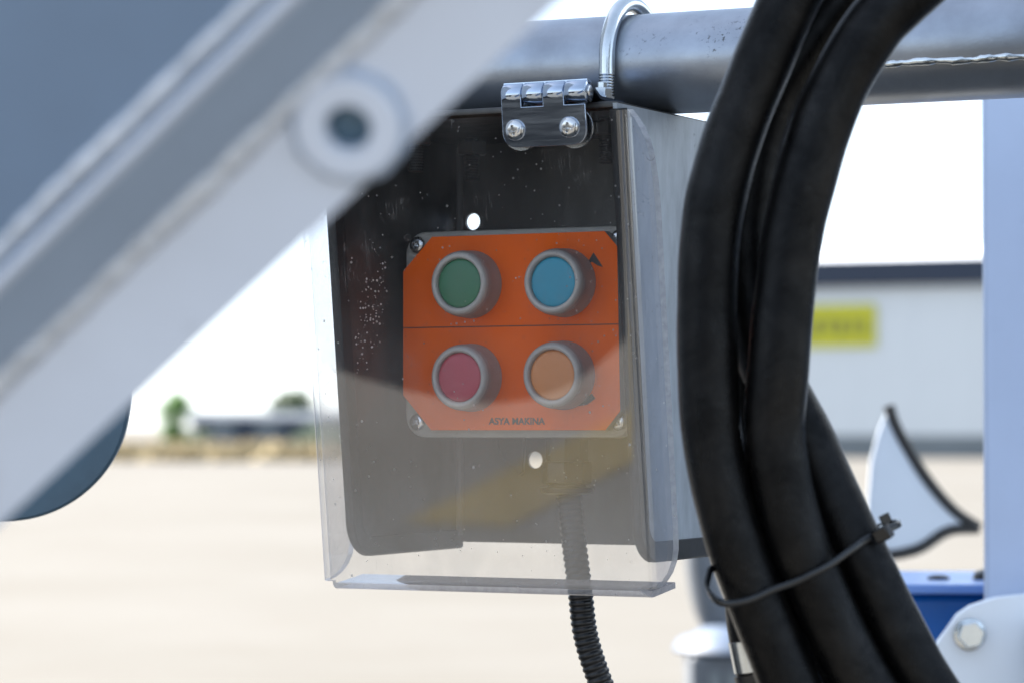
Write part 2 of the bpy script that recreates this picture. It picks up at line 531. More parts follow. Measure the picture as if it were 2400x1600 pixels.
# ---- warehouse beyond the yard, right (147 m away, long front turned a little to the left)
wh = empty('warehouse', (30.0, 139.0, 0), (0, 0, R(-24)))
tag(wh, 'long pale grey warehouse with dark navy roof edge across the yard', 'building')
bm = new(); box(bm, (0, 9, 0.55), (70, 18.1, 1.1)); obj('plinth', bm, M['plinth'], wh)
pw = 70 / 24
pm = None
for i in range(24):
    if pm is None:
        bm = new(); box(bm, (0, 0, 4.95), (pw - 0.012, 0.12, 7.7), 0.004, 1)
        pm = obj('cladding_panel', bm, M['wall'], wh)
        q = pm
    else:
        q = pm.copy(); COL.objects.link(q)
    q.location = (-35 + pw * (i + 0.5), 0, 0)
bm = new(); box(bm, (0, 9.1, 4.9), (69.8, 17.9, 7.7)); obj('core_wall', bm, M['wall'], wh)
bm = new(); box(bm, (0, -0.22, 8.95), (70.6, 0.5, 1.35), 0.04, 1); obj('fascia', bm, M['navy'], wh)
bm = new()
vs = [bm.verts.new(p) for p in ((-35.2, 0.1, 9.3), (35.2, 0.1, 9.3), (35.2, 9, 10.75), (-35.2, 9, 10.75), (-35.2, 18.2, 9.3), (35.2, 18.2, 9.3))]
bm.faces.new((vs[0], vs[1], vs[2], vs[3])); bm.faces.new((vs[3], vs[2], vs[5], vs[4]))
bm.faces.new((vs[0], vs[3], vs[4])); bm.faces.new((vs[1], vs[5], vs[2])); bm.faces.new((vs[0], vs[4], vs[5], vs[1]))
obj('roof', bm, M['roof'], wh)

def wh_pt(x, y, z):
    a = R(-24)
    return (30.0 + x * math.cos(a) - y * math.sin(a), 139.0 + x * math.sin(a) + y * math.cos(a), z)
sg = empty('wall_sign', wh_pt(-15.3, -0.16, 6.4), (0, 0, R(-24)))
tag(sg, 'bright yellow rectangular sign high on the warehouse wall', 'sign')
bm = new(); box(bm, (0, 0, 0), (3.6, 0.12, 2.05), 0.03, 1); obj('sign_board', bm, M['yellow'], sg)
bm = new()
for i, (x, w) in enumerate(((-1.25, .5), (-.55, .35), (.1, .5), (.7, .2), (1.15, .35))):
    box(bm, (x, -0.075, -0.1 + 0.1 * (i % 2)), (w, 0.02, 0.75))
obj('faded_print', bm, paint('faded olive print', (0.22, 0.22, 0.03), 0.5, 0.2, 0.0, None, 1), sg)

# ---- shed added for far hills, distance haze put into its colour
sh = empty('haze_shed', (-24.0, 330.0, 0), (0, 0, R(8)))
tag(sh, 'low shed shape in haze blue, standing in for far hills on the left', 'shed')
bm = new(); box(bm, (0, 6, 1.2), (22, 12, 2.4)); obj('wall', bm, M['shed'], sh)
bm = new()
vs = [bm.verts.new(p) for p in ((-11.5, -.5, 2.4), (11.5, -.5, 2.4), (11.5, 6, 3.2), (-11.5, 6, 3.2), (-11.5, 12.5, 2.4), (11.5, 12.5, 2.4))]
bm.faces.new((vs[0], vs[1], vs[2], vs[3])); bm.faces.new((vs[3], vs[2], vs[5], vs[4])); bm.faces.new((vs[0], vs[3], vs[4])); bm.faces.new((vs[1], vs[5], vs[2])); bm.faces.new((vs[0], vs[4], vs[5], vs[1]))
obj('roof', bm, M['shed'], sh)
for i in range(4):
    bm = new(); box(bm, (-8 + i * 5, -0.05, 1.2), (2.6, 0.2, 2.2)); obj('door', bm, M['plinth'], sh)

def tree(name, label, loc, h, rx, mat, n, group=None, cat='tree', base=0.12):
    t = empty(name, loc)
    tag(t, label, cat, group)
    bm = new()
    sweep(bm, [Vector((0, 0, 0)), Vector((0.03 * h, 0, 0.3 * h)), Vector((0, 0.02 * h, 0.85 * h))], lambda i: (0.035, 0.025, 0.008)[i] * h, 8)
    for k in range(6):
        a = random.random() * 6.28
        z = h * (0.2 + 0.1 * k)
        sweep(bm, [Vector((0, 0, z)), Vector((math.cos(a) * rx * .6, math.sin(a) * rx * .6, z + .12 * h))], lambda i: (0.012, 0.004)[i] * h, 5)
    obj('trunk', bm, M['bark'], t)
    bm = new()
    cl = []
    for k in range(26):
        z = h * (base + (1 - base) * random.random())
        f = math.sin(math.pi * min(1, max(0.06, (z / h - base) / (1 - base) * 0.86 + 0.1)))
        a = random.random() * 6.28
        rr = rx * f * random.uniform(0.2, 0.95)
        cl.append(Vector((math.cos(a) * rr, math.sin(a) * rr, z)))
    for i in range(n):
        c = random.choice(cl)
        p = c + Vector((random.gauss(0, rx * .22), random.gauss(0, rx * .22), random.gauss(0, h * .05)))
        if p.z < 0.05: p.z = 0.05
        s = rx * random.uniform(0.05, 0.11)
        u = Vector((random.gauss(0, 1), random.gauss(0, 1), random.gauss(0, 1))).normalized()
        w = u.orthogonal().normalized()
        bm.faces.new([bm.verts.new(p + u * s), bm.verts.new(p + w * s * .6), bm.verts.new(p - u * s), bm.verts.new(p - w * s * .6)])
    me = obj('crown', bm, mat, t)
    return t

tree('cypress_tree', 'tall narrow bright green tree at the far left of the yard', (-25.9, 230, 0), 4.3, 1.2, M['leaf'], 7000)
tree('broad_tree', 'broad dull tree standing behind the low haze-blue shed shape', (-27.0, 372, 0), 5.6, 3.4, M['leaf_dull'], 5000)
for i, (x, y, h, r_, lb) in enumerate(((-13.2, 212, 1.7, 2.2, 'green bush at the end of the dry grass beside the clear cover'),
                                       (-24.2, 232, 1.3, 1.3, 'low green bush at the foot of the narrow tree'),
                                       (-9.6, 236, 1.9, 2.0, 'green bush seen partly through the left edge of the cover'))):
    tree('bush', lb, (x, y, 0), h, r_, M['leaf_dull'], 700, 'bushes at the far edge of the yard', 'bush', 0.05)

# dry grass along the far edge of the yard
bm = new()
for i in range(9000):
    y = 128 + 130 * random.random() ** 1.5
    xl, xr = -0.19 * y, -0.045 * y
    x = random.uniform(xl, xr)
    k = 0.5 + 0.5 * math.sin(x * 0.9 + math.sin(y * 0.11) * 2.0)
    if random.random() > 0.35 + 0.65 * k: continue
    h = random.uniform(0.12, 0.5) * (0.6 + 0.7 * k)
    a = random.random() * 3.14
    dx, dy = math.cos(a) * 0.16, math.sin(a) * 0.16
    lx, ly = random.gauss(0, .12), random.gauss(0, .12)
    bm.faces.new([bm.verts.new((x - dx, y - dy, -0.01)), bm.verts.new((x + dx, y + dy, -0.01)), bm.verts.new((x + dx * .4 + lx, y + dy * .4 + ly, h)), bm.verts.new((x - dx * .4 + lx, y - dy * .4 + ly, h))])
tag(obj('dry_grass', bm, M['straw']), 'strip of dry straw coloured grass along the far edge of the yard', 'grass', kind='stuff')

# ------------------------------------------------------------------ added out-of-view truck on the left: blocks the sun, mirrored in the clear cover
tk = empty('shade_truck', (-1.4, 2.0, 0))
tag(tk, 'added dark truck out of view on the left, blocking sun and mirrored in the clear cover', 'truck')
def T(y): return y - 2.0
bm = new(); box(bm, (-0.85, T(2.0), 2.45), (1.7, 2.1, 2.75), 0.06, 3); obj('body', bm, M['bounce_body'], tk, 40)
ol = [(T(0.0), 1.52), (T(0.0), 1.30), (T(0.10), 1.225), (T(0.18), 1.176), (T(0.258), 1.147), (T(0.34), 1.147), (T(0.436), 1.178), (T(0.53), 1.228), (T(0.62), 1.27), (T(0.96), 1.30), (T(0.96), 1.52)]
ol = [ol[0]] + [(p.x, p.y) for p in catmull([(a, b, 0) for a, b in ol[1:-1]], 4)] + [ol[-1]]
bm = plate(ol, 0.05, lambda a, b, t: (-t, a, b)); obj('side_skirt', bm, M['truck'], tk)  # belly curve shaped for the dark reflection in the cover
bm = new(); box(bm, (-0.55, T(1.5), 1.42), (0.3, 3.0, 0.16), 0.01, 1); obj('chassis_rail', bm, M['truck'], tk)
for y in (1.45, 2.6):
    for x in (-0.22, -1.5):
        bm = new()
        Mx = Matrix.Translation((x, T(y), 0.5)) @ Matrix.Rotation(R(90), 4, 'Y')
        lathe(bm, [(0.27, -0.13), (0.47, -0.14), (0.5, -0.10), (0.5, 0.10), (0.47, 0.14), (0.27, 0.13)], 40, Mx)
        w = obj('wheel', bm, M['tyre'], tk, 30)
        bm = new(); lathe(bm, [(0.0001, 0.10), (0.08, 0.145), (0.1, 0.12), (0.26, 0.135), (0.27, 0.145)], 24, Mx); obj('rim', bm, M['tube'], w, 30)
for x, y in ((-0.3, 1.45), (-0.3, 2.6)):
    bm = new(); box(bm, (-0.8, T(y), 0.8), (1.5, 0.12, 0.9), 0.02, 1); obj('axle_frame', bm, M['truck'], tk)

# yellow strip added on the yard in place of a beam reflected in the cover
bm = new()
a, b = Vector((-4.80, -1.79, 0.004)), Vector((-5.75, -4.05, 0.004))
t = (b - a).normalized(); w = Vector((-t.y, t.x, 0)) * 0.15
k = 12
L_ = [bm.verts.new(a + (b - a) * i / k + w) for i in range(k + 1)]; R_ = [bm.verts.new(a + (b - a) * i / k - w) for i in range(k + 1)]
for i in range(k): bm.faces.new((L_[i], L_[i + 1], R_[i + 1], R_[i]))
tag(obj('reflection_strip', bm, M['yellow_strip']), kind='structure')

# ------------------------------------------------------------------ machine parts behind the box, right
# pale square post
pt = empty('square_post', (0.334, 1.769, 0.0), (0, 0, R(-27.5)))
tag(pt, 'pale square steel post at the right edge, passing behind the pipe rail', 'post')
bm = new(); box(bm, (0, 0, 1.52), (0.088, 0.088, 0.86), 0.005, 3); obj('post_tube', bm, M['post'], pt, 40)
bm = new(); box(bm, (0, 0, 0.55), (0.11, 0.11, 1.1), 0.005, 3); obj('post_base', bm, M['post'], pt, 40)

bb = empty('blue_cross_beam', (0.36, 1.85, 0.0))
tag(bb, 'deep blue painted beam end behind the hoses at bottom right', 'beam')
bm = new(); box(bm, (0.02, 0.07, 1.352), (0.30, 0.16, 0.092), 0.006, 3); obj('beam_body', bm, M['blue'], bb, 40)
bm = new(); box(bm, (0.02, 0.055, 1.4015), (0.306, 0.17, 0.006), 0.0015, 2); obj('beam_flange', bm, M['blue_light'], bb, 40)
bm = new()
lathe(bm, [(0.007, 0), (0.007, 0.0015), (0.005, 0.0025), (0.002, 0.003)], 16, Matrix.Translation((-0.092, 0.03, 1.4045)))
obj('dome_plug', bm, M['black_plastic'], bb, 40)
bm = new()
lathe(bm, [(0.013, 0), (0.012, 0.004), (0.008, 0.006), (0.003, 0.007)], 16, Matrix.Translation((-0.058, 0.03, 1.4045)))
obj('dome_plug', bm, M['black_plastic'], bb, 40)

gp = empty('white_gusset', (0.30, 1.70, 0.0))
tag(gp, 'white bolted gusset plate with cut corner at the bottom right', 'bracket')
ol = [(-0.0555, 1.3814), (-0.0468, 1.3937), (-0.0394, 1.3987), (-0.0245, 1.4036), (0.0, 1.4061), (0.10, 1.4061), (0.10, 1.20), (-0.09, 1.20), (-0.09, 1.335)]
bm = plate(ol, 0.008, lambda a, b, t: (a, t, b), bev=0.001); obj('gusset_plate', bm, M['white_bright'], gp, 40)
bm = new(); box(bm, (0.045, -0.035, 1.30), (0.11, 0.070, 0.19), 0.012, 4)
obj('bent_flange', bm, M['white_bright'], gp, 40)
bm = new()
Mb = Matrix.Translation((-0.0402, -0.0005, 1.3826)) @ Matrix.Rotation(R(90), 4, 'X')
lathe(bm, [(0.0092, 0), (0.0092, 0.0016), (0.0088, 0.0018)], 24, Mb)
w = obj('washer', bm, M['zinc'], gp, 40)
bm = new(); lathe(bm, [(0.0078, 0.0018), (0.0078, 0.0065), (0.0070, 0.0076)], 6, Mb @ Matrix.Rotation(R(12), 4, 'Z')); obj('hex_bolt', bm, M['zinc'], gp, 20)

# panel added just out of frame on the right to block light
mb = empty('light_block_panel', (0.68, 2.25, 0.0))
tag(mb, 'added blue grey panel out of view on the right, blocking light and mirrored in the cover edge', 'machine')
bm = new(); box(bm, (0.15, 0.05, 1.12), (0.30, 1.9, 1.84), 0.02, 3); obj('side_panel', bm, M['panel'], mb, 40)
for y in (-0.7, 0.8):
    bm = new(); box(bm, (0.15, y, 0.1), (0.16, 0.16, 0.2), 0.01, 2); obj('foot', bm, M['truck'], mb)

# white horn-shaped guard with black edge strip, further back
gd = empty('white_guard', (0.35, 2.6, 0.0))
tag(gd, 'white pointed sheet guard with black edge strip behind the hoses', 'guard')
edge_pts = [(0.3282, 1.5189), (0.333, 1.5038), (0.3424, 1.4849), (0.3612, 1.4546), (0.3839, 1.4281), (0.4065, 1.4122)]
low_pts = [(0.4065, 1.4122), (0.38, 1.410), (0.3572, 1.396), (0.3421, 1.3911), (0.325, 1.3884), (0.300, 1.386)]
ec = [(p.x, p.y) for p in catmull([(a, b, 0) for a, b in edge_pts], 5)]
lc = [(p.x, p.y) for p in catmull([(a, b, 0) for a, b in low_pts], 5)]
ol = ec + lc[1:] + [(0.306, 1.41), (0.3095, 1.4357), (0.3121, 1.4697), (0.3178, 1.4924)]
bow = lambda a, b: 0.10 * ((a - 0.35) * 6) ** 2 * 0.15
bm = plate(ol, 0.004, lambda a, b, t: (a - 0.35, t + bow(a, b), b)); obj('sheet', bm, M['guard'], gd)
for nm, c in (('edge_strip', ec), ('edge_strip', lc)):
    bm = new()
    sweep(bm, [Vector((a - 0.35, bow(a, b) + 0.002, b)) for a, b in c], 0.0052, 10)
    obj(nm, bm, M['black_trim'], gd, 40)
bm = new(); box(bm, (0.118, 0.0, 0.70), (0.05, 0.05, 1.40), 0.004, 2); obj('support_leg', bm, M['white'], gd)

# white stand with flange, blurred at the bottom
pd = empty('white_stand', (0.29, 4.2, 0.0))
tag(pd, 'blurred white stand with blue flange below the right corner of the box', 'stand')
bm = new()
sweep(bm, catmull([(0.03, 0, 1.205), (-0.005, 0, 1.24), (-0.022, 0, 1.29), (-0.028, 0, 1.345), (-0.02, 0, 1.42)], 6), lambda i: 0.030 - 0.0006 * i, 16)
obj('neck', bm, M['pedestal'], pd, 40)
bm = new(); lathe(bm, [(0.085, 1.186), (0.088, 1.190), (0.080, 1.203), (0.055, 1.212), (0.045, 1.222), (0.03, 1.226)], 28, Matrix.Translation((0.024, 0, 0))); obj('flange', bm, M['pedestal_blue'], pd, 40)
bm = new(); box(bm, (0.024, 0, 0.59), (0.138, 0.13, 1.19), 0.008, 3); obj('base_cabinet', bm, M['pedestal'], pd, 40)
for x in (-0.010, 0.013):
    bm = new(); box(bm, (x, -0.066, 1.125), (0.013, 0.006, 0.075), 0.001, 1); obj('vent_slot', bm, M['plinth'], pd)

# ------------------------------------------------------------------ box frame: X along the box, Y away from the viewer, Z up
OX = (-0.00078, 1.33933, 1.54257)
YAW = R(-27.5)
RZ = Matrix.Rotation(YAW, 4, 'Z')
def bw(X, D, Z):
    return Vector(OX) + RZ.to_3x3() @ Vector((X * MM, D * MM, Z * MM))

# ---- pipe rail
rail = empty('pipe_rail', bw(60, 5, 117), (0, 0, R(-24.5)))
tag(rail, 'scuffed silver steel pipe running across the top behind the hoses', 'pipe')
bm = new()
n = 56
xs = [-0.75 + 0.0125 * i for i in range(105)]
rings = []
for x in xs:
    rings.append([bm.verts.new((x, 0.0223 * math.cos(2 * math.pi * k / n), 0.0223 * math.sin(2 * math.pi * k / n))) for k in range(n)])
for A, Bq in zip(rings, rings[1:]):
    for k in range(n): bm.faces.new((A[k], A[(k + 1) % n], Bq[(k + 1) % n], Bq[k]))
bm.faces.new(rings[0]); bm.faces.new(rings[-1])
obj('pipe', bm, M['tube'], rail, 40)
# sleeve over the upper half with a weld along its lower edge
bm = new()
rings = []
a0, a1 = 186, 20            # degrees in (y, z): viewer side is y < 0
def slv(x, r, ang): return Vector((x, r * math.cos(R(ang)), r * math.sin(R(ang))))
x0s = 0.118
for x in (x0s, 0.30, 0.55):
    prof = [slv(x, 0.0246, 198 - 172 * i / 24) for i in range(25)] + [slv(x, 0.0222, 26 + 172 * i / 24) for i in range(25)]
    rings.append([bm.verts.new(p) for p in prof])
for A, Bq in zip(rings, rings[1:]):
    m_ = len(A)
    for k in range(m_): bm.faces.new((A[k], A[(k + 1) % m_], Bq[(k + 1) % m_], Bq[k]))
bm.faces.new(rings[0]); bm.faces.new(rings[-1])
obj('half_sleeve', bm, M['tube'], rail, 40)
bm = new()
pts, rad = [], []
for i in range(260):
    x = x0s - 0.006 + i * 0.0017
    an = 199.5 + 0.5 * math.sin(i * 0.31) + random.uniform(-.6, .6) + (-8 * (1 - i / 6.0) if i < 6 else 0)
    pts.append(slv(x, 0.0237, an))
    rad.append(0.0017 + 0.0003 * math.sin(i * 0.9 + 1.3 * math.sin(i * .17)) + random.uniform(-.00015, .0002))
sweep(bm, pts, lambda i: max(0.0006, rad[i]), 10)
obj('weld_bead', bm, M['zinc'], rail, 60)

# ---- U-bolts clamping the box to the pipe
def threaded(bm, x, y, z0, z1, r=0.0036, pitch=0.00125):
    pts, rr = [], []
    k = int((z1 - z0) / pitch)
    prof = []
    for i in range(k):
        z = z0 + i * pitch
        prof += [(r * 0.86, z), (r * 1.02, z + pitch * .4), (r * 1.02, z + pitch * .55), (r * .86, z + pitch * .95)]
    lathe(bm, prof, 16, Matrix.Translation((x, y, 0)))
ub_src = None
for X, lb in ((58.5, 'shiny zinc U-bolt over the pipe above the right of the box'), (-36.5, 'second U-bolt behind the white arm, its thread ends showing inside the box')):
    if ub_src is None:
        root = empty('u_bolt', bw(X, 5, 0), (0, 0, YAW))
        r0, R0 = 0.0035, 0.0265
        bm = new()
        zc = 0.117
        pts = [Vector((0, -R0, z)) for z in (0.110, 0.1135)] + [Vector((0, -R0 * math.cos(R(t)), zc + R0 * math.sin(R(t)) * 1.02)) for t in range(0, 181, 6)] + [Vector((0, R0, z)) for z in (0.1135, 0.110)]
        sweep(bm, pts, r0, 18)
        obj('rod', bm, M['zinc'], root, 60)
        for s in (-1, 1):
            bm = new(); threaded(bm, 0, s * R0, 0.0715, 0.0915); obj('thread_end', bm, M['black_trim'], root, 50)  # zinc thread inside the box; its shade is put into the black colour
            bm = new(); threaded(bm, 0, s * R0, 0.0945, 0.111); obj('thread', bm, M['zinc'], root, 50)
            bm = new(); lathe(bm, [(0.0068, 0.0836), (0.0075, 0.0842), (0.0075, 0.0888), (0.0068, 0.0896)], 6, Matrix.Translation((0, s * R0, 0))); obj('nut', bm, M['sheet'], root, 20)
        ub_src = root
        tag(root, lb, 'U-bolt', 'U-bolts holding the box on the pipe')
    else:
        r2 = ub_src.copy(); COL.objects.link(r2); r2.location = bw(X, 5, 0)
        tag(r2, lb)
        for ch in ub_src.children:
            c = ch.copy(); COL.objects.link(c); c.parent = r2

# ------------------------------------------------------------------ the enclosure
enc = empty('control_enclosure', OX, (0, 0, YAW))
tag(enc, 'sheet metal control box with hinged clear plastic cover hanging from the pipe', 'control box')
FRONT = lambda Z: -45.7 - 0.125 * Z
def side_outline(inset=0.0):
    o = [(66, 93.4), (FRONT(93.4), 93.4)]
    cz, rr = -83.0, 16.0
    fx = FRONT(cz)
    o += [(fx + rr + rr * math.cos(R(t)), cz + rr * math.sin(R(t))) for t in range(187, 271, 12)] + [(fx + rr, cz - rr)]
    o += [(66, -98.5)]
    return o
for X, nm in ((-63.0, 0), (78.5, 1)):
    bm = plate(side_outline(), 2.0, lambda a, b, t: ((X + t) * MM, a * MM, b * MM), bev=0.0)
    obj('side_wall', bm, M['sheet_lit'] if nm else M['sheet'], enc)
    # rubber edge strip along the front and bottom edges
    path = []
    cz, rr = -83.0, 16.0
    fx = FRONT(cz)
    path = [(FRONT(91), 91), (FRONT(30), 30), (FRONT(-40), -40), (FRONT(-70), -70), (FRONT(-80), -80)]
    path += [(fx + rr + rr * math.cos(R(t)), cz + rr * math.sin(R(t))) for t in range(190, 271, 8)]
    path += [(0, -98.9), (30, -98.7), (66, -98.5)]
    bm = new()
    rings = []
    for i, p in enumerate(path):
        a = path[max(i - 1, 0)]; b = path[min(i + 1, len(path) - 1)]
        tx, tz = b[0] - a[0], b[1] - a[1]
        l = math.hypot(tx, tz); tx /= l; tz /= l
        nx, nz = -tz, tx            # inward (towards +D / +Z)
        sec = []
        for (s, w) in ((-0.8, -2.2), (-1.6, -1.2), (-1.6, 1.2), (-0.8, 2.2), (7.0, 2.2), (7.3, 1.1), (7.3, -1.1), (7.0, -2.2)):
            sec.append(bm.verts.new(((X + 1 + w) * MM, (p[0] + nx * s) * MM, (p[1] + nz * s) * MM)))
        rings.append(sec)
    for A, Bq in zip(rings, rings[1:]):
        for k in range(8): bm.faces.new((A[k], A[(k + 1) % 8], Bq[(k + 1) % 8], Bq[k]))
    bm.faces.new(rings[0]); bm.faces.new(rings[-1])
    obj('edge_trim', bm, M['black_trim'], enc, 50)
bm = plate([(-60.9, -97), (78.4, -97), (78.4, 91.57), (-60.9, 91.57)], 2.0, lambda a, b, t: (a * MM, (64 + t) * MM, b * MM),
           [circle(-53.6, 55, 4.0), circle(-20.3, -58.0, 4.0)])
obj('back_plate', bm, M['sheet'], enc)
bm = plate(rrect(-68, -57.4, 80, 67, 3), 2.6, lambda a, b, t: (a * MM, b * MM, (91.6 + t) * MM), bev=0.4)
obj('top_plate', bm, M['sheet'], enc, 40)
# light weld lines in the two back corners
for X in (-60.2, 77.6):
    bm = new()
    sweep(bm, [Vector((X * MM, 63.0 * MM, z * MM)) for z in range(-94, 91, 4)], lambda i: 0.0019 + 0.0002 * math.sin(i * 2.1), 8)
    obj('corner_seam', bm, M['seam'], enc, 60)

# ---- clear cover (sheet with folded sides and bottom)
TT = math.atan(0.125)
ST, CT = math.sin(TT), math.cos(TT)
def CV(u, v, w): return Vector((u * MM, (-54 - v * ST + w * CT) * MM, (v * CT + w * ST) * MM))
TH = 2.6
def prof_u(wmax):
    """outer/inner point pairs along the horizontal section"""
    rb = 5.0
    out = []
    uL, uR = -74.8, 89.2
    def pt(u, w, nu, nw): out.append(((u, w), (u + nu * TH, w + nw * TH)))
    arcw = min(rb, wmax)
    for f in (1.0, 0.66, 0.33):
        pt(uL, rb + (wmax - rb) * f if wmax > rb else rb * .999, 1, 0)
    for i in range(9):
        t = 180 + 90 * i / 8
        pt(uL + rb + rb * math.cos(R(t)), rb + rb * math.sin(R(t)), -math.cos(R(t)), -math.sin(R(t)))
    for u in (-68.5, -40, -15, 10, 35, 60, 82.5): pt(u, 0, 0, 1)
    for i in range(9):
        t = 270 + 90 * i / 8
        pt(uR - rb + rb * math.cos(R(t)), rb + rb * math.sin(R(t)), -math.cos(R(t)), -math.sin(R(t)))
    for f in (0.33, 0.66, 1.0):
        pt(uR, rb + (wmax - rb) * f if wmax > rb else rb * .999, -1, 0)
    return out
levels = [(-112, 9), (-110.5, 15), (-108, 20.5), (-104, 25), (-99, 27.5), (-92, 28), (-60, 28), (-20, 28), (20, 28), (48, 28), (60, 26.8), (70, 24.5), (77, 21), (82, 16.5), (86, 11.5), (88.5, 7.5), (90, 5.1)]
bm = new()
rows = []
for v, wm in levels:
    o_, i_ = [], []
    for (a, b) in prof_u(wm):
        o_.append(bm.verts.new(CV(a[0], v, a[1]))); i_.append(bm.verts.new(CV(b[0], v, b[1])))
    rows.append((o_, i_))
npf = len(rows[0][0])
ia, ib = 12, 18                         # flat part carrying the bottom fold
for (o0, i0), (o1, i1) in zip(rows, rows[1:]):
    for k in range(npf - 1):
        bm.faces.new((o0[k], o0[k + 1], o1[k + 1], o1[k]))
        bm.faces.new((i0[k + 1], i0[k], i1[k], i1[k + 1]))
# bottom fold
us = [-68.5, -40, -15, 10, 35, 60, 82.5]
prev_o, prev_i = rows[0][0][ia:ib + 1], rows[0][1][ia:ib + 1]
fold = []
rb = 4.0
for i in range(1, 9):
    t = 90.0 * i / 8
    # centre of bend at v=-112, w=rb ; outer radius rb
    fold.append((-112 - rb * math.sin(R(t)), rb - rb * math.cos(R(t)), math.sin(R(t)), math.cos(R(t)), t))
fold += [(-116.0, 14, 1, 0, 90), (-116.0, 27, 1, 0, 90)]
fold_rows = [(prev_o, prev_i)]
for j, (v, w, nv, nw, t) in enumerate(fold):
    ext = 2.0 * min(1, (j + 1) / 5)
    uu = list(us); uu[0] -= 0; uu[-1] += ext * 2.2
    o_ = [bm.verts.new(CV(u, v, w)) for u in uu]
    i_ = [bm.verts.new(CV(u, v + nv * TH, w + nw * TH)) for u in uu]
    fold_rows.append((o_, i_))
for (o0, i0), (o1, i1) in zip(fold_rows, fold_rows[1:]):
    for k in range(len(us) - 1):
        bm.faces.new((o0[k], o0[k + 1], o1[k + 1], o1[k]))
        bm.faces.new((i0[k + 1], i0[k], i1[k], i1[k + 1]))
rim = []
def rimq(a, b, c, d):
    vs_ = [bm.verts.new(q.co) for q in (a, b, c, d)]
    f = bm.faces.new(vs_); f.material_index = 1
for (o0, i0), (o1, i1) in zip(rows, rows[1:]):
    rimq(o0[0], i0[0], i1[0], o1[0]); rimq(o0[-1], i0[-1], i1[-1], o1[-1])
ot, it = rows[-1]
for k in range(npf - 1): rimq(ot[k], ot[k + 1], it[k + 1], it[k])
ob_, ib_ = rows[0]
for k in list(range(0, ia)) + list(range(ib, npf - 1)): rimq(ob_[k], ob_[k + 1], ib_[k + 1], ib_[k])
for (o0, i0), (o1, i1) in zip(fold_rows, fold_rows[1:]):
    rimq(o0[0], i0[0], i1[0], o1[0]); rimq(o0[-1], i0[-1], i1[-1], o1[-1])
oo, ii = fold_rows[-1]
for k in range(len(us) - 1): rimq(oo[k], oo[k + 1], ii[k + 1], ii[k])
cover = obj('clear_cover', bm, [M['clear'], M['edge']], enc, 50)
cover['label'] = 'clear dusty plastic cover with folded edges'

# ---- hinge
def HV(u, v, w): return CV(u, v, w)       # plane of the cover; w < 0 towards the viewer
hl, hr = 31.5, 71.0
leaf = [(hl, 98)] + [(hl, 82)] + arc(hl + 6, 81.5, 6, 180, 270, 6) + arc(hr - 6, 81.5, 6, 270, 360, 6) + [(hr, 98)]
notch = [(hr, 92.5), (61.2, 92.5), (61.2, 98), (51.2, 98), (51.2, 92.5), (41.0, 92.5), (41.0, 98)]
ol = leaf[:-1] + notch
# shift the leaf so that its lower edge lies at v = 75.5
hinge_leaf = plate(ol, 1.4, lambda a, b, t: HV(a, b + 1.0, -1.6 - t), bev=0.25)
hinge = obj('hinge', hinge_leaf, M['inox'], enc, 40)
hinge['label'] = 'polished stainless hinge with two cross-head screws'
BZ, BW, BR = 98.6, 1.6, 5.0              # barrel axis
def knuckle(u0, u1, wrap):
    b = new()
    Mx = Matrix(((0, 0, 1, 0), (1, 0, 0, 0), (0, 1, 0, 0), (0, 0, 0, 1)))
    pr = [(BR - .4, u0), (BR, u0 + .4), (BR, u1 - .4), (BR - .4, u1)]
    rings = []
    for r_, u in pr:
        rings.append([b.verts.new(HV(u, BZ + r_ * math.sin(2 * math.pi * k / 28), BW + r_ * math.cos(2 * math.pi * k / 28))) for k in range(28)])
    for A, Bq in zip(rings, rings[1:]):
        for k in range(28): b.faces.new((A[k], A[(k + 1) % 28], Bq[(k + 1) % 28], Bq[k]))
    b.faces.new(rings[0]); b.faces.new(rings[-1])
    return b
for u0, u1 in ((hl, 40.9), (41.3, 50.9), (51.3, 60.9), (61.3, hr)):
    obj('knuckle', knuckle(u0, u1, True), M['inox'], hinge, 50)
# pin end
b = new()
rings = [[b.verts.new(HV(u, BZ + r_ * math.sin(2 * math.pi * k / 20), BW + r_ * math.cos(2 * math.pi * k / 20))) for k in range(20)] for r_, u in ((2.6, hr), (2.6, hr + .6), (2.0, hr + 1.0))]
for A, Bq in zip(rings, rings[1:]):
    for k in range(20): b.faces.new((A[k], A[(k + 1) % 20], Bq[(k + 1) % 20], Bq[k]))
b.faces.new(rings[-1])
obj('hinge_pin', b, M['chrome'], hinge, 40)
# leaf lying on the top plate (bent from the barrel)
p0 = [(-66.5, 101.6), (-60, 99.2), (-54, 96.0), (-52, 95.6), (-30, 95.6)]
b = new()
rings = []
for (d, z) in p0:
    rings.append([b.verts.new((x * MM, d * MM, (z + t) * MM)) for x, t in ((hl, 0), (hr, 0), (hr, 1.5), (hl, 1.5))])
for A, Bq in zip(rings, rings[1:]):
    for k in range(4): b.faces.new((A[k], A[(k + 1) % 4], Bq[(k + 1) % 4], Bq[k]))
b.faces.new(rings[0]); b.faces.new(rings[-1])
obj('upper_leaf', b, M['inox'], hinge, 30)

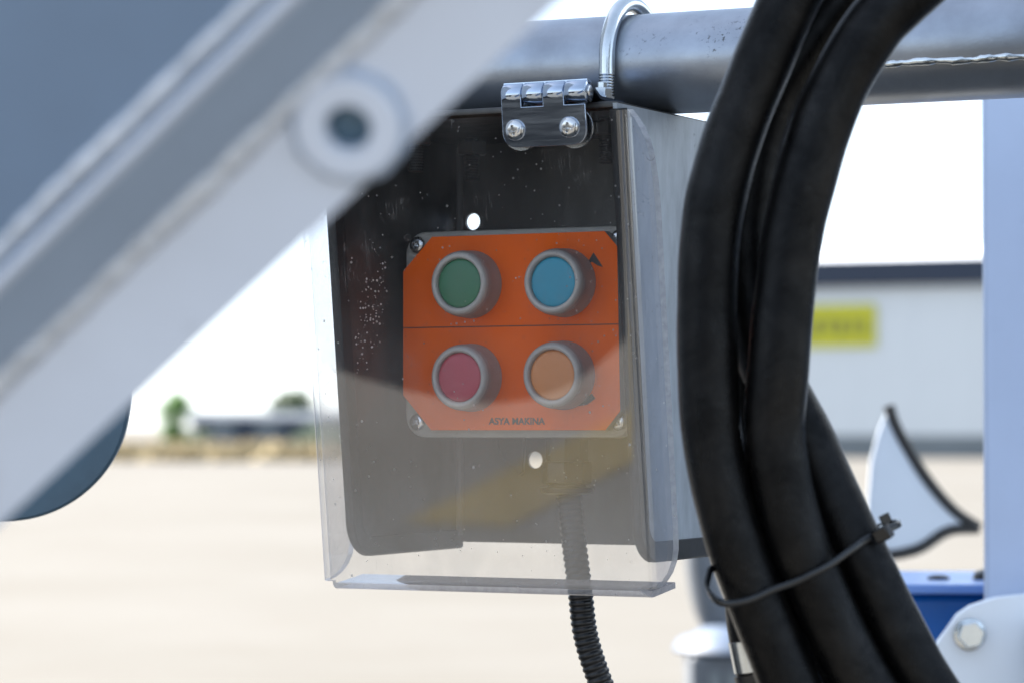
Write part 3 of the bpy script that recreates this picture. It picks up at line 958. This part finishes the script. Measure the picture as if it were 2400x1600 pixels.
def cross_screw(prof_r, h, n=28):
    """pan head with a cross recess, local +Z outwards"""
    b = new()
    pr = [(prof_r, 0.0), (prof_r, h * .35), (prof_r * .93, h * .62), (prof_r * .75, h * .86), (prof_r * .5, h)]
    lathe(b, [(r_, z) for r_, z in pr], n, Matrix(), True, False)
    # recessed centre: star of the cross
    R1 = prof_r * .5
    ring = sorted([v for v in b.verts if abs(v.co.z - h) < 1e-7], key=lambda v: math.atan2(v.co.y, v.co.x))
    inner = []
    for k, v in enumerate(ring):
        t = math.atan2(v.co.y, v.co.x)
        arm = abs(math.cos(2 * t)) > 0.86
        rr = R1 * (0.95 if arm else 0.42)
        inner.append(b.verts.new((rr * math.cos(t), rr * math.sin(t), h * .98)))
    low = [b.verts.new((v.co.x * .8, v.co.y * .8, h * .25)) for v in inner]
    m_ = len(ring)
    for k in range(m_):
        b.faces.new((ring[k], ring[(k + 1) % m_], inner[(k + 1) % m_], inner[k]))
        b.faces.new((inner[k], inner[(k + 1) % m_], low[(k + 1) % m_], low[k]))
    b.faces.new(low)
    return b
# local frame of the cover plane (Z axis towards the viewer)
def cover_M(u, v, w, spin=0):
    p = CV(u, v, w)
    zx = Vector((0, -CT, -ST)); xx = Vector((1, 0, 0)); yx = zx.cross(xx)
    m_ = Matrix((xx, yx, zx)).transposed().to_4x4()
    return Matrix.Translation(p) @ m_ @ Matrix.Rotation(R(spin), 4, 'Z')
for (u, v, sp) in ((37.6, 84.0, 12), (63.2, 84.0, -8)):
    b = cross_screw(4.4 * MM, 2.6 * MM); xform(b, cover_M(u, v, -3.0, sp)); obj('screw', b, M['chrome'], hinge, 40)
    b = new(); lathe(b, [(2.6 * MM, -1 * MM), (8.6 * MM, -1 * MM), (8.8 * MM, -1.2 * MM), (8.8 * MM, -2.2 * MM), (8.6 * MM, -2.4 * MM), (2.6 * MM, -2.4 * MM)], 36, cover_M(u - .6, v - .4, 1.7), False, False)
    obj('washer', b, M['zinc'], cover, 40)
    b = new(); lathe(b, [(3.9 * MM, -2.4 * MM), (3.9 * MM, -5.6 * MM), (3.4 * MM, -6.0 * MM)], 6, cover_M(u - .6, v - .4, 1.7)); obj('nut', b, M['zinc'], cover, 20)
for u, d in ((40.5, -42), (66.0, -42)):
    b = new(); lathe(b, [(5.4 * MM, 97.1 * MM), (5.4 * MM, 98.0 * MM), (4.3 * MM, 98.1 * MM), (4.3 * MM, 101.2 * MM), (3.7 * MM, 101.8 * MM), (2.2 * MM, 101.9 * MM), (2.2 * MM, 104.0 * MM), (1.8 * MM, 104.4 * MM)], 6, Matrix.Translation((u * MM, d * MM, 0)) @ Matrix.Rotation(R(15), 4, 'Z'))
    obj('bolt', b, M['zinc'], hinge, 25)

# ------------------------------------------------------------------ push-button station
st = empty('push_button_station', OX, (0, 0, YAW))
tag(st, 'grey push-button station with orange face inside the clear-covered box', 'switch box')
bm = plate(rrect(-54, -43, 54, 43, 8), 48, lambda a, b, t: (a * MM, (15.8 + t) * MM, b * MM), bev=1.2); obj('housing', bm, M['grey_plastic'], st, 40)
bm = plate(rrect(-57.6, -47.4, 57.6, 46.6, 10, 7), 9.5, lambda a, b, t: (a * MM, (6 + t) * MM, b * MM), bev=1.6); lid = obj('lid', bm, M['grey_plastic'], st, 40)
for x, z in ((-50.8, -40.2), (-50.8, 40.6), (51.2, 40.6), (51.2, -40.2)):
    b = cross_screw(3.9 * MM, 2.2 * MM)
    xform(b, Matrix.Translation((x * MM, 6.0 * MM, z * MM)) @ Matrix.Rotation(R(90), 4, 'X') @ Matrix.Rotation(R(random.uniform(0, 90)), 4, 'Z'))
    obj('screw', b, M['chrome'], lid, 40)
chamf = [(-55.3, 28.5), (-40.3, 43.8), (47.0, 43.8), (53.2, 37.0), (54.6, -35.5), (47.3, -44), (-40.6, -44), (-55.3, -28)]
bm = plate(chamf, 5.7, lambda a, b, t: (a * MM, (0.3 + t) * MM, b * MM), bev=0.3); obj('raised_pad', bm, M['grey_plastic'], st, 30)
bm = plate(chamf, 0.3, lambda a, b, t: (a * MM * 0.998, t * MM * .9, b * MM * 0.998)); face = obj('orange_label', bm, M['orange'], st)
face['label'] = 'orange face label with cut corners'
bm = new(); box(bm, (-0.7 * MM, -0.06 * MM, 2.6 * MM), (109 * MM, 0.12 * MM, 0.42 * MM)); obj('divider_line', bm, M['print'], face)
bm = plate([(38.3, 29.4), (41.6, 34.4), (46.2, 27.8), (43.6, 28.6), (41.0, 30.2)], 0.15, lambda a, b, t: (a * MM, -t * MM - .00004, b * MM)); obj('arrow_mark', bm, M['print'], face)
bm = plate([(34.2, -33.2), (40.6, -27.6), (42.4, -29.9), (38.6, -32.6)], 0.15, lambda a, b, t: (a * MM, -t * MM - .00004, b * MM)); obj('arrow_mark', bm, M['print'], face)
# lettering
cu = bpy.data.curves.new('lettering', 'FONT')
cu.body = 'ASYA MAKINA'
cu.size = 4.15 * MM
cu.align_x = 'CENTER'
cu.offset = 0.12 * MM
cu.space_character = 1.02
cu.extrude = 0.05 * MM
to = bpy.data.objects.new('lettering_tmp', cu)
COL.objects.link(to)
dg = bpy.context.evaluated_depsgraph_get()
tm = bpy.data.meshes.new_from_object(to.evaluated_get(dg))
bpy.data.objects.remove(to)
xsz = max(v.co.x for v in tm.vertices) - min(v.co.x for v in tm.vertices)
kx = 28.3 * MM / xsz
tm.transform(Matrix.Translation((3.3 * MM, -0.10 * MM, -41.3 * MM)) @ Matrix.Rotation(R(90), 4, 'X') @ Matrix.Diagonal((kx, 1, 1, 1)))
tm.name = 'lettering'
tm.materials.clear(); tm.materials.append(M['print'])
lo = bpy.data.objects.new('lettering', tm); COL.objects.link(lo); lo.parent = face
# buttons
def button(x, z, cm, lb):
    Mx = Matrix.Translation((x * MM, 0, z * MM)) @ Matrix.Rotation(R(90), 4, 'X')     # +Z -> towards viewer
    b = new()
    lathe(b, [(r_ * MM, h * MM) for r_, h in ((15.3, -0.2), (15.3, 1.2), (14.9, 1.8), (14.9, 8.6), (14.6, 10.4), (13.9, 12.0), (13.0, 12.9), (12.2, 13.1), (11.6, 12.8), (11.25, 12.2), (11.2, 10.2))], 48, Mx, True, False)
    q = obj('push_button', b, M['bezel'], st, 40)
    q['label'] = lb
    b = new()
    lathe(b, [(r_ * MM, h * MM) for r_, h in ((11.15, 9.6), (11.1, 11.0), (10.7, 11.5), (9.6, 11.75), (6, 11.95), (2, 12.0))], 40, Mx)
    obj('cap', b, cm, q, 40)
    b = new()
    lathe(b, [(r_ * MM, h * MM) for r_, h in ((14.3, 11.2), (14.05, 12.2), (13.2, 13.2), (12.3, 13.45), (11.5, 13.1), (11.12, 12.3), (11.1, 11.0))], 48, Mx, False, False)
    obj('ring', b, M['ring'], q, 50)
button(-19.6, 21.6, M['cap_green'], 'green push button')
button(27.4, 21.3, M['cap_blue'], 'blue push button')
button(-19.5, -20.3, M['cap_red'], 'red push button')
button(27.0, -19.6, M['cap_amber'], 'amber push button')
# gland under the station
Mg = Matrix.Translation((16.0 * MM, 25 * MM, 0))
b = new(); lathe(b, [(r_ * MM, z * MM) for r_, z in ((9.6, -46.5), (9.6, -58), (10.8, -58.2), (11.2, -59), (11.2, -67.6), (10.2, -68.4))], 8, Mg @ Matrix.Rotation(R(20), 4, 'Z')); gl = obj('cable_gland', b, M['black_plastic'], st, 25)
b = new(); lathe(b, [(r_ * MM, z * MM) for r_, z in ((8.4, -68.2), (8.4, -69.6), (12.0, -69.9), (12.3, -70.8), (12.0, -72.2), (10, -72.8), (7.2, -73.0))], 32, Mg); obj('sealing_collar', b, M['black_plastic'], gl, 40)
bm = plate([(-33.0, -47), (-31.0, -56), (-21.5, -65.0), (-20.0, -63.5), (-19.0, -47)], 3, lambda a, b, t: (a * MM, (50 + t) * MM, b * MM), bev=.4); obj('dark_tab', bm, M['black_plastic'], st, 30)  # dark slanted plate below the station housing

# corrugated conduit
pts = resample(catmull([bw(16, 25, -71), bw(17.2, 25, -76), bw(20, 24, -95), bw(23.0, 24, -116), bw(25.0, 25, -135), bw(29.5, 27, -152), bw(36, 32, -172), bw(47, 40, -195), bw(62, 50, -216)], 40), 0.00042)
bm = new()
ph = [0.46, 0.54, 0.62, 0.66, 0.66, 0.62, 0.54]
sweep(bm, pts, lambda i: (0.00525, 0.0054, 0.0057, 0.0058, 0.0058, 0.0057, 0.0054)[i % 7], 20)
cd = obj('corrugated_conduit', bm, M['black_plastic'], None, 60)
tag(cd, 'black corrugated cable conduit leaving the bottom of the control box', 'conduit')

# ------------------------------------------------------------------ hoses
HA = [(0.1112, 1.1, 1.6719), (0.1025, 1.1, 1.6577), (0.0875, 1.1, 1.6224), (0.0816, 1.1, 1.6072), (0.0772, 1.1, 1.5921), (0.0743, 1.1, 1.5787), (0.0724, 1.1, 1.5598), (0.072, 1.1, 1.5314), (0.0735, 1.1, 1.4978), (0.0785, 1.1, 1.4718), (0.0855, 1.1, 1.4487), (0.0975, 1.1, 1.4173), (0.105, 1.1, 1.3998), (0.1128, 1.1, 1.3857), (0.15, 1.1, 1.335)]
HC = [(0.1571, 1.095, 1.6696), (0.1426, 1.095, 1.6569), (0.1311, 1.095, 1.6443), (0.1165, 1.095, 1.6173), (0.1047, 1.095, 1.5783), (0.0999, 1.095, 1.5469), (0.0979, 1.095, 1.5241), (0.0966, 1.097, 1.4978), (0.1008, 1.098, 1.4719), (0.1082, 1.099, 1.449), (0.1226, 1.1, 1.4177), (0.1325, 1.1, 1.4002), (0.1425, 1.1, 1.3862), (0.185, 1.1, 1.335)]
HD = [(0.1353, 1.128, 1.675), (0.1239, 1.128, 1.662), (0.0971, 1.126, 1.621), (0.0882, 1.124, 1.5808), (0.0898, 1.122, 1.5484), (0.0952, 1.12, 1.5249), (0.1092, 1.118, 1.4977), (0.1206, 1.114, 1.471), (0.1316, 1.11, 1.4473), (0.1474, 1.108, 1.415), (0.1584, 1.107, 1.397), (0.1702, 1.107, 1.3826), (0.215, 1.107, 1.335)]
HE = [(0.085, 1.158, 1.56), (0.0870, 1.16, 1.51), (0.0886, 1.16, 1.4752), (0.0897, 1.16, 1.4504), (0.0913, 1.16, 1.4301), (0.0939, 1.16, 1.4124), (0.0967, 1.16, 1.4009), (0.1008, 1.16, 1.3844), (0.11, 1.16, 1.35)]
def hose(pts, r, mat, label, name='hydraulic_hose'):
    bm = new()
    c = resample(catmull(pts, 24), 0.0022)
    sweep(bm, c, lambda i: r * (1 + 0.010 * math.sin(i * 0.21) + 0.006 * math.sin(i * 0.53)), 36)
    o = obj(name, bm, mat, None, 60)
    tag(o, label, 'hose', 'thick black hoses hanging in front of the pipe')
    return o
def ext(pts, d):        # carry the hose further up out of view
    a, b = Vector(pts[0]), Vector(pts[1])
    return [tuple(a + (a - b).normalized() * d)] + pts
hose(ext(HA, .12), 0.0112, HOSE[0], 'thick worn black hose nearest the control box, leftmost of the bundle')
hose(ext(HC, .12), 0.0113, HOSE[1], 'thick black hose crossing in front, middle one at the cable tie')
hose(ext(HD, .12), 0.0108, HOSE[2], 'thick black hose passing behind the others, rightmost at the cable tie')
he = hose(HE, 0.0088, HOSE[3], 'black hose with silver sleeve hidden behind the leftmost hose at the bottom')
H_FILL = [(0.0885, 1.145, 1.53), (0.0905, 1.145, 1.495), (0.0955, 1.143, 1.465), (0.1030, 1.142, 1.44), (0.1115, 1.142, 1.417), (0.1215, 1.142, 1.397), (0.1330, 1.142, 1.378), (0.160, 1.142, 1.34)]  # filler hose added behind the bundle to keep light out of the gap
hose(H_FILL, 0.0105, HOSE[4], 'added black filler hose keeping the gap behind the tied bundle dark')
def along(pts, z):
    c = catmull(pts, 24)
    for a, b in zip(c, c[1:]):
        if a.z >= z >= b.z: return a + (b - a) * ((a.z - z) / (a.z - b.z)), (b - a).normalized()
def band(name, z0, z1, r, mat, parent):
    b = new()
    A, _ = along(HE, z0); Bq, _ = along(HE, z1)
    t = (Bq - A)
    sweep(b, [A, A + t * .02, A + t * .5, A + t * .98, Bq], lambda i: r * (0.96, 1, 1, 1, 0.96)[i], 28)
    return obj(name, b, mat, parent, 50)
band('silver_sleeve', 1.4185, 1.4062, 0.0094, M['zinc'], he)
band('black_ferrule', 1.4058, 1.4026, 0.0098, M['black_plastic'], he)
band('yellow_ring', 1.4022, 1.3990, 0.0086, M['yellow_ring'], he)

# cable tie round the three hoses
ct = empty('cable_tie', (0.10, 1.09, 1.445))
tag(ct, 'black nylon cable tie strapped round the three thick hoses', 'cable tie')
O = Vector(ct.location)
front = [(0.0725, 1.097, 1.4475), (0.0712, 1.092, 1.4415), (0.0748, 1.0865, 1.4368), (0.0804, 1.0860, 1.4361), (0.0876, 1.0858, 1.4378), (0.095, 1.0862, 1.4411), (0.1033, 1.0860, 1.444), (0.1095, 1.0855, 1.447), (0.1157, 1.0868, 1.4502), (0.1241, 1.0915, 1.4556), (0.1305, 1.0975, 1.4592)]
back = [(0.143, 1.108, 1.4640), (0.142, 1.120, 1.4640), (0.130, 1.125, 1.4600), (0.105, 1.124, 1.4540), (0.088, 1.118, 1.4510), (0.0775, 1.108, 1.4500)]
loop = catmull(front + back + [front[0]], 8)
b = new()
rings = []
for i, p in enumerate(loop):
    a_ = loop[max(i - 1, 0)]; b_ = loop[min(i + 1, len(loop) - 1)]
    t = (b_ - a_).normalized()
    hax = Vector((-0.34, 0, 0.94))
    hax = (hax - t * hax.dot(t)).normalized()
    nax = t.cross(hax).normalized()
    hw, th_ = 0.0013, 0.0006
    rings.append([b.verts.new(p - O + hax * s * hw + nax * q * th_) for s, q in ((-1, -.6), (-.8, -1), (.8, -1), (1, -.6), (1, .6), (.8, 1), (-.8, 1), (-1, .6))])
for A, Bq in zip(rings, rings[1:]):
    for k in range(8): b.faces.new((A[k], A[(k + 1) % 8], Bq[(k + 1) % 8], Bq[k]))
b.faces.new(rings[0]); b.faces.new(rings[-1])
obj('strap', b, M['nylon'], ct, 50)
b = new()
box(b, (0, 0, 0), (0.0066, 0.0052, 0.0056), 0.0008, 2)
f = [q for q in b.faces if q.normal.x > 0.95 and q.calc_area() > 2e-5]
r = bmesh.ops.inset_region(b, faces=f, thickness=0.0009)
for q in f:
    for v in q.verts: v.co.x -= 0.0028
xform(b, Matrix.Translation(Vector((0.1362, 1.0985, 1.4610)) - O) @ Matrix.Rotation(R(-30), 4, 'Y') @ Matrix.Rotation(R(-28), 4, 'Z'))
obj('tie_head', b, M['nylon'], ct, 40)
b = new(); box(b, (0, 0, 0), (0.004, 0.0014, 0.0036), 0.0003, 1)
xform(b, Matrix.Translation(Vector((0.1372, 1.099, 1.4664)) - O) @ Matrix.Rotation(R(-25), 4, 'Y')); obj('tie_tail', b, M['nylon'], ct)

# ------------------------------------------------------------------ white arm across the foreground
Pa, Pb = Vector((-0.1130, 0.66, 1.4784)), Vector((0.0100, 0.60, 1.5860))
ax = (Pb - Pa).normalized()
vw = Vector((0, 0, 1.5)) - (Pa + Pb) / 2
q_ = (vw - ax * vw.dot(ax)).normalized()          # towards the viewer
p_ = q_.cross(ax).normalized()
if p_.z < 0: p_ = -p_                             # up-left
arm = empty('steel_arm', (Pa + Pb) / 2)
tag(arm, 'out-of-focus white and blue grey steel arm crossing the upper left foreground', 'machine arm')
AO = Vector(arm.location)
def AV(s, p, q): return ax * s * MM + p_ * p * MM + q_ * q * MM
S0, S1 = -330.0, 330.0
def extr(name, sec, mat, s0=S0, s1=S1, bev=0.0, steps=1):
    b = new()
    rr_ = []
    for i in range(steps + 1):
        s = s0 + (s1 - s0) * i / steps
        rr_.append([b.verts.new(AV(s, p, q)) for p, q in sec])
    for A, Bq in zip(rr_, rr_[1:]):
        m_ = len(sec)
        for k in range(m_): b.faces.new((A[k], A[(k + 1) % m_], Bq[(k + 1) % m_], Bq[k]))
    b.faces.new(rr_[0]); b.faces.new(rr_[-1])
    if bev:
        es = [e for e in b.edges if abs((e.verts[0].co - e.verts[1].co).normalized().dot(ax)) > .99]
        bmesh.ops.bevel(b, geom=es, offset=bev * MM, segments=3, affect='EDGES', profile=.5)
    return obj(name, b, mat, arm, 40)
# lower flat plate, web, cap plate
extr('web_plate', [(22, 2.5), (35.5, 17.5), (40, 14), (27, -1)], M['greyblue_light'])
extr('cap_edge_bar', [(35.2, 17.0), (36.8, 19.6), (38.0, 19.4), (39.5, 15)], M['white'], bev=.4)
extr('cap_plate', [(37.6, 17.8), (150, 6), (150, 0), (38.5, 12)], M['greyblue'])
def bead(name, p, q, r0, s0, s1, step=0.9, lum=.12):
    b = new()
    pts, rad = [], []
    k = int((s1 - s0) / step)
    for i in range(k):
        s = s0 + i * step
        w = 1 + lum * math.sin(i * 0.5 + 1.7 * math.sin(i * 0.09)) + lum * 1.2 * math.sin(i * 0.083 + 2) + random.uniform(-.05, .05)
        pts.append(AV(s, p + .12 * math.sin(i * .13), q)); rad.append(r0 * MM * w)
    sweep(b, pts, lambda i: rad[i], 10)
    return obj(name, b, M['weld'], arm, 60)
bead('weld_bead', 22.4, 3.0, 2.5, -200, 200, .9, .05)
bead('weld_bead', 42.0, 17.2, 1.7, -200, 200, .9, .09)
# boss with a through hole
bc = Vector((-0.0329, 0.615, 1.5615)) - AO
bs, bp = bc.dot(ax) / MM, bc.dot(p_) / MM + 0.9
bq = 3.5 * bp / 23 + 0.2
face_n = (q_ * 23 - p_ * 3.5).normalized()
bx_ = ax; by_ = face_n.cross(bx_).normalized()
Mbs = Matrix.Translation(AV(bs, bp, bq)) @ Matrix((bx_, by_, face_n)).transposed().to_4x4()
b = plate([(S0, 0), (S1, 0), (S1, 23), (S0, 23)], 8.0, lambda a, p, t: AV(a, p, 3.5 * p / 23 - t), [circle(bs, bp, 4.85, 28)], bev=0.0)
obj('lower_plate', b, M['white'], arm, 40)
b = new()
lathe(b, [(r_ * MM, h * MM) for r_, h in ((4.9, -7.5), (4.9, 2.2), (5.3, 2.6), (10.4, 2.6), (11.0, 2.0), (11.2, -1.0), (11.2, -7.5))], 48, Mbs, False, False)
obj('boss', b, M['white'], arm, 40)
b = new(); lathe(b, [(4.88 * MM, -7.0 * MM), (4.88 * MM, -1.2 * MM), (4.4 * MM, -0.8 * MM)], 32, Mbs); obj('shade_plug', b, M['bluegrey2'], arm, 40)  # plug added to stop light through the hole; its shade is coloured in
b = new()
cc = [Mbs @ Vector((11.7 * MM * math.cos(t), 11.7 * MM * math.sin(t), .2 * MM)) for t in [2 * math.pi * i / 90 for i in range(91)]]
sweep(b, cc, lambda i: MM * (0.85 + .2 * math.sin(i * .8)), 8, False)
obj('boss_weld', b, M['greyblue_light'], arm, 60)

# round plate behind the arm
rp = empty('round_plate', (-0.246, 1.45, 1.5152))
tag(rp, 'round blue grey steel disc peeking out below the white arm at left', 'disc')
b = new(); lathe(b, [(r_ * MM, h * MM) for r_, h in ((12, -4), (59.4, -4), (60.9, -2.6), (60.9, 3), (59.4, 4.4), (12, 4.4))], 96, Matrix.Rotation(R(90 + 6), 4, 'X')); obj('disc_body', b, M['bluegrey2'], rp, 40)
b = new(); lathe(b, [(11.5 * MM, -9 * MM), (11.5 * MM, 9 * MM)], 32, Matrix.Rotation(R(96), 4, 'X')); obj('hub', b, M['zinc'], rp, 40)
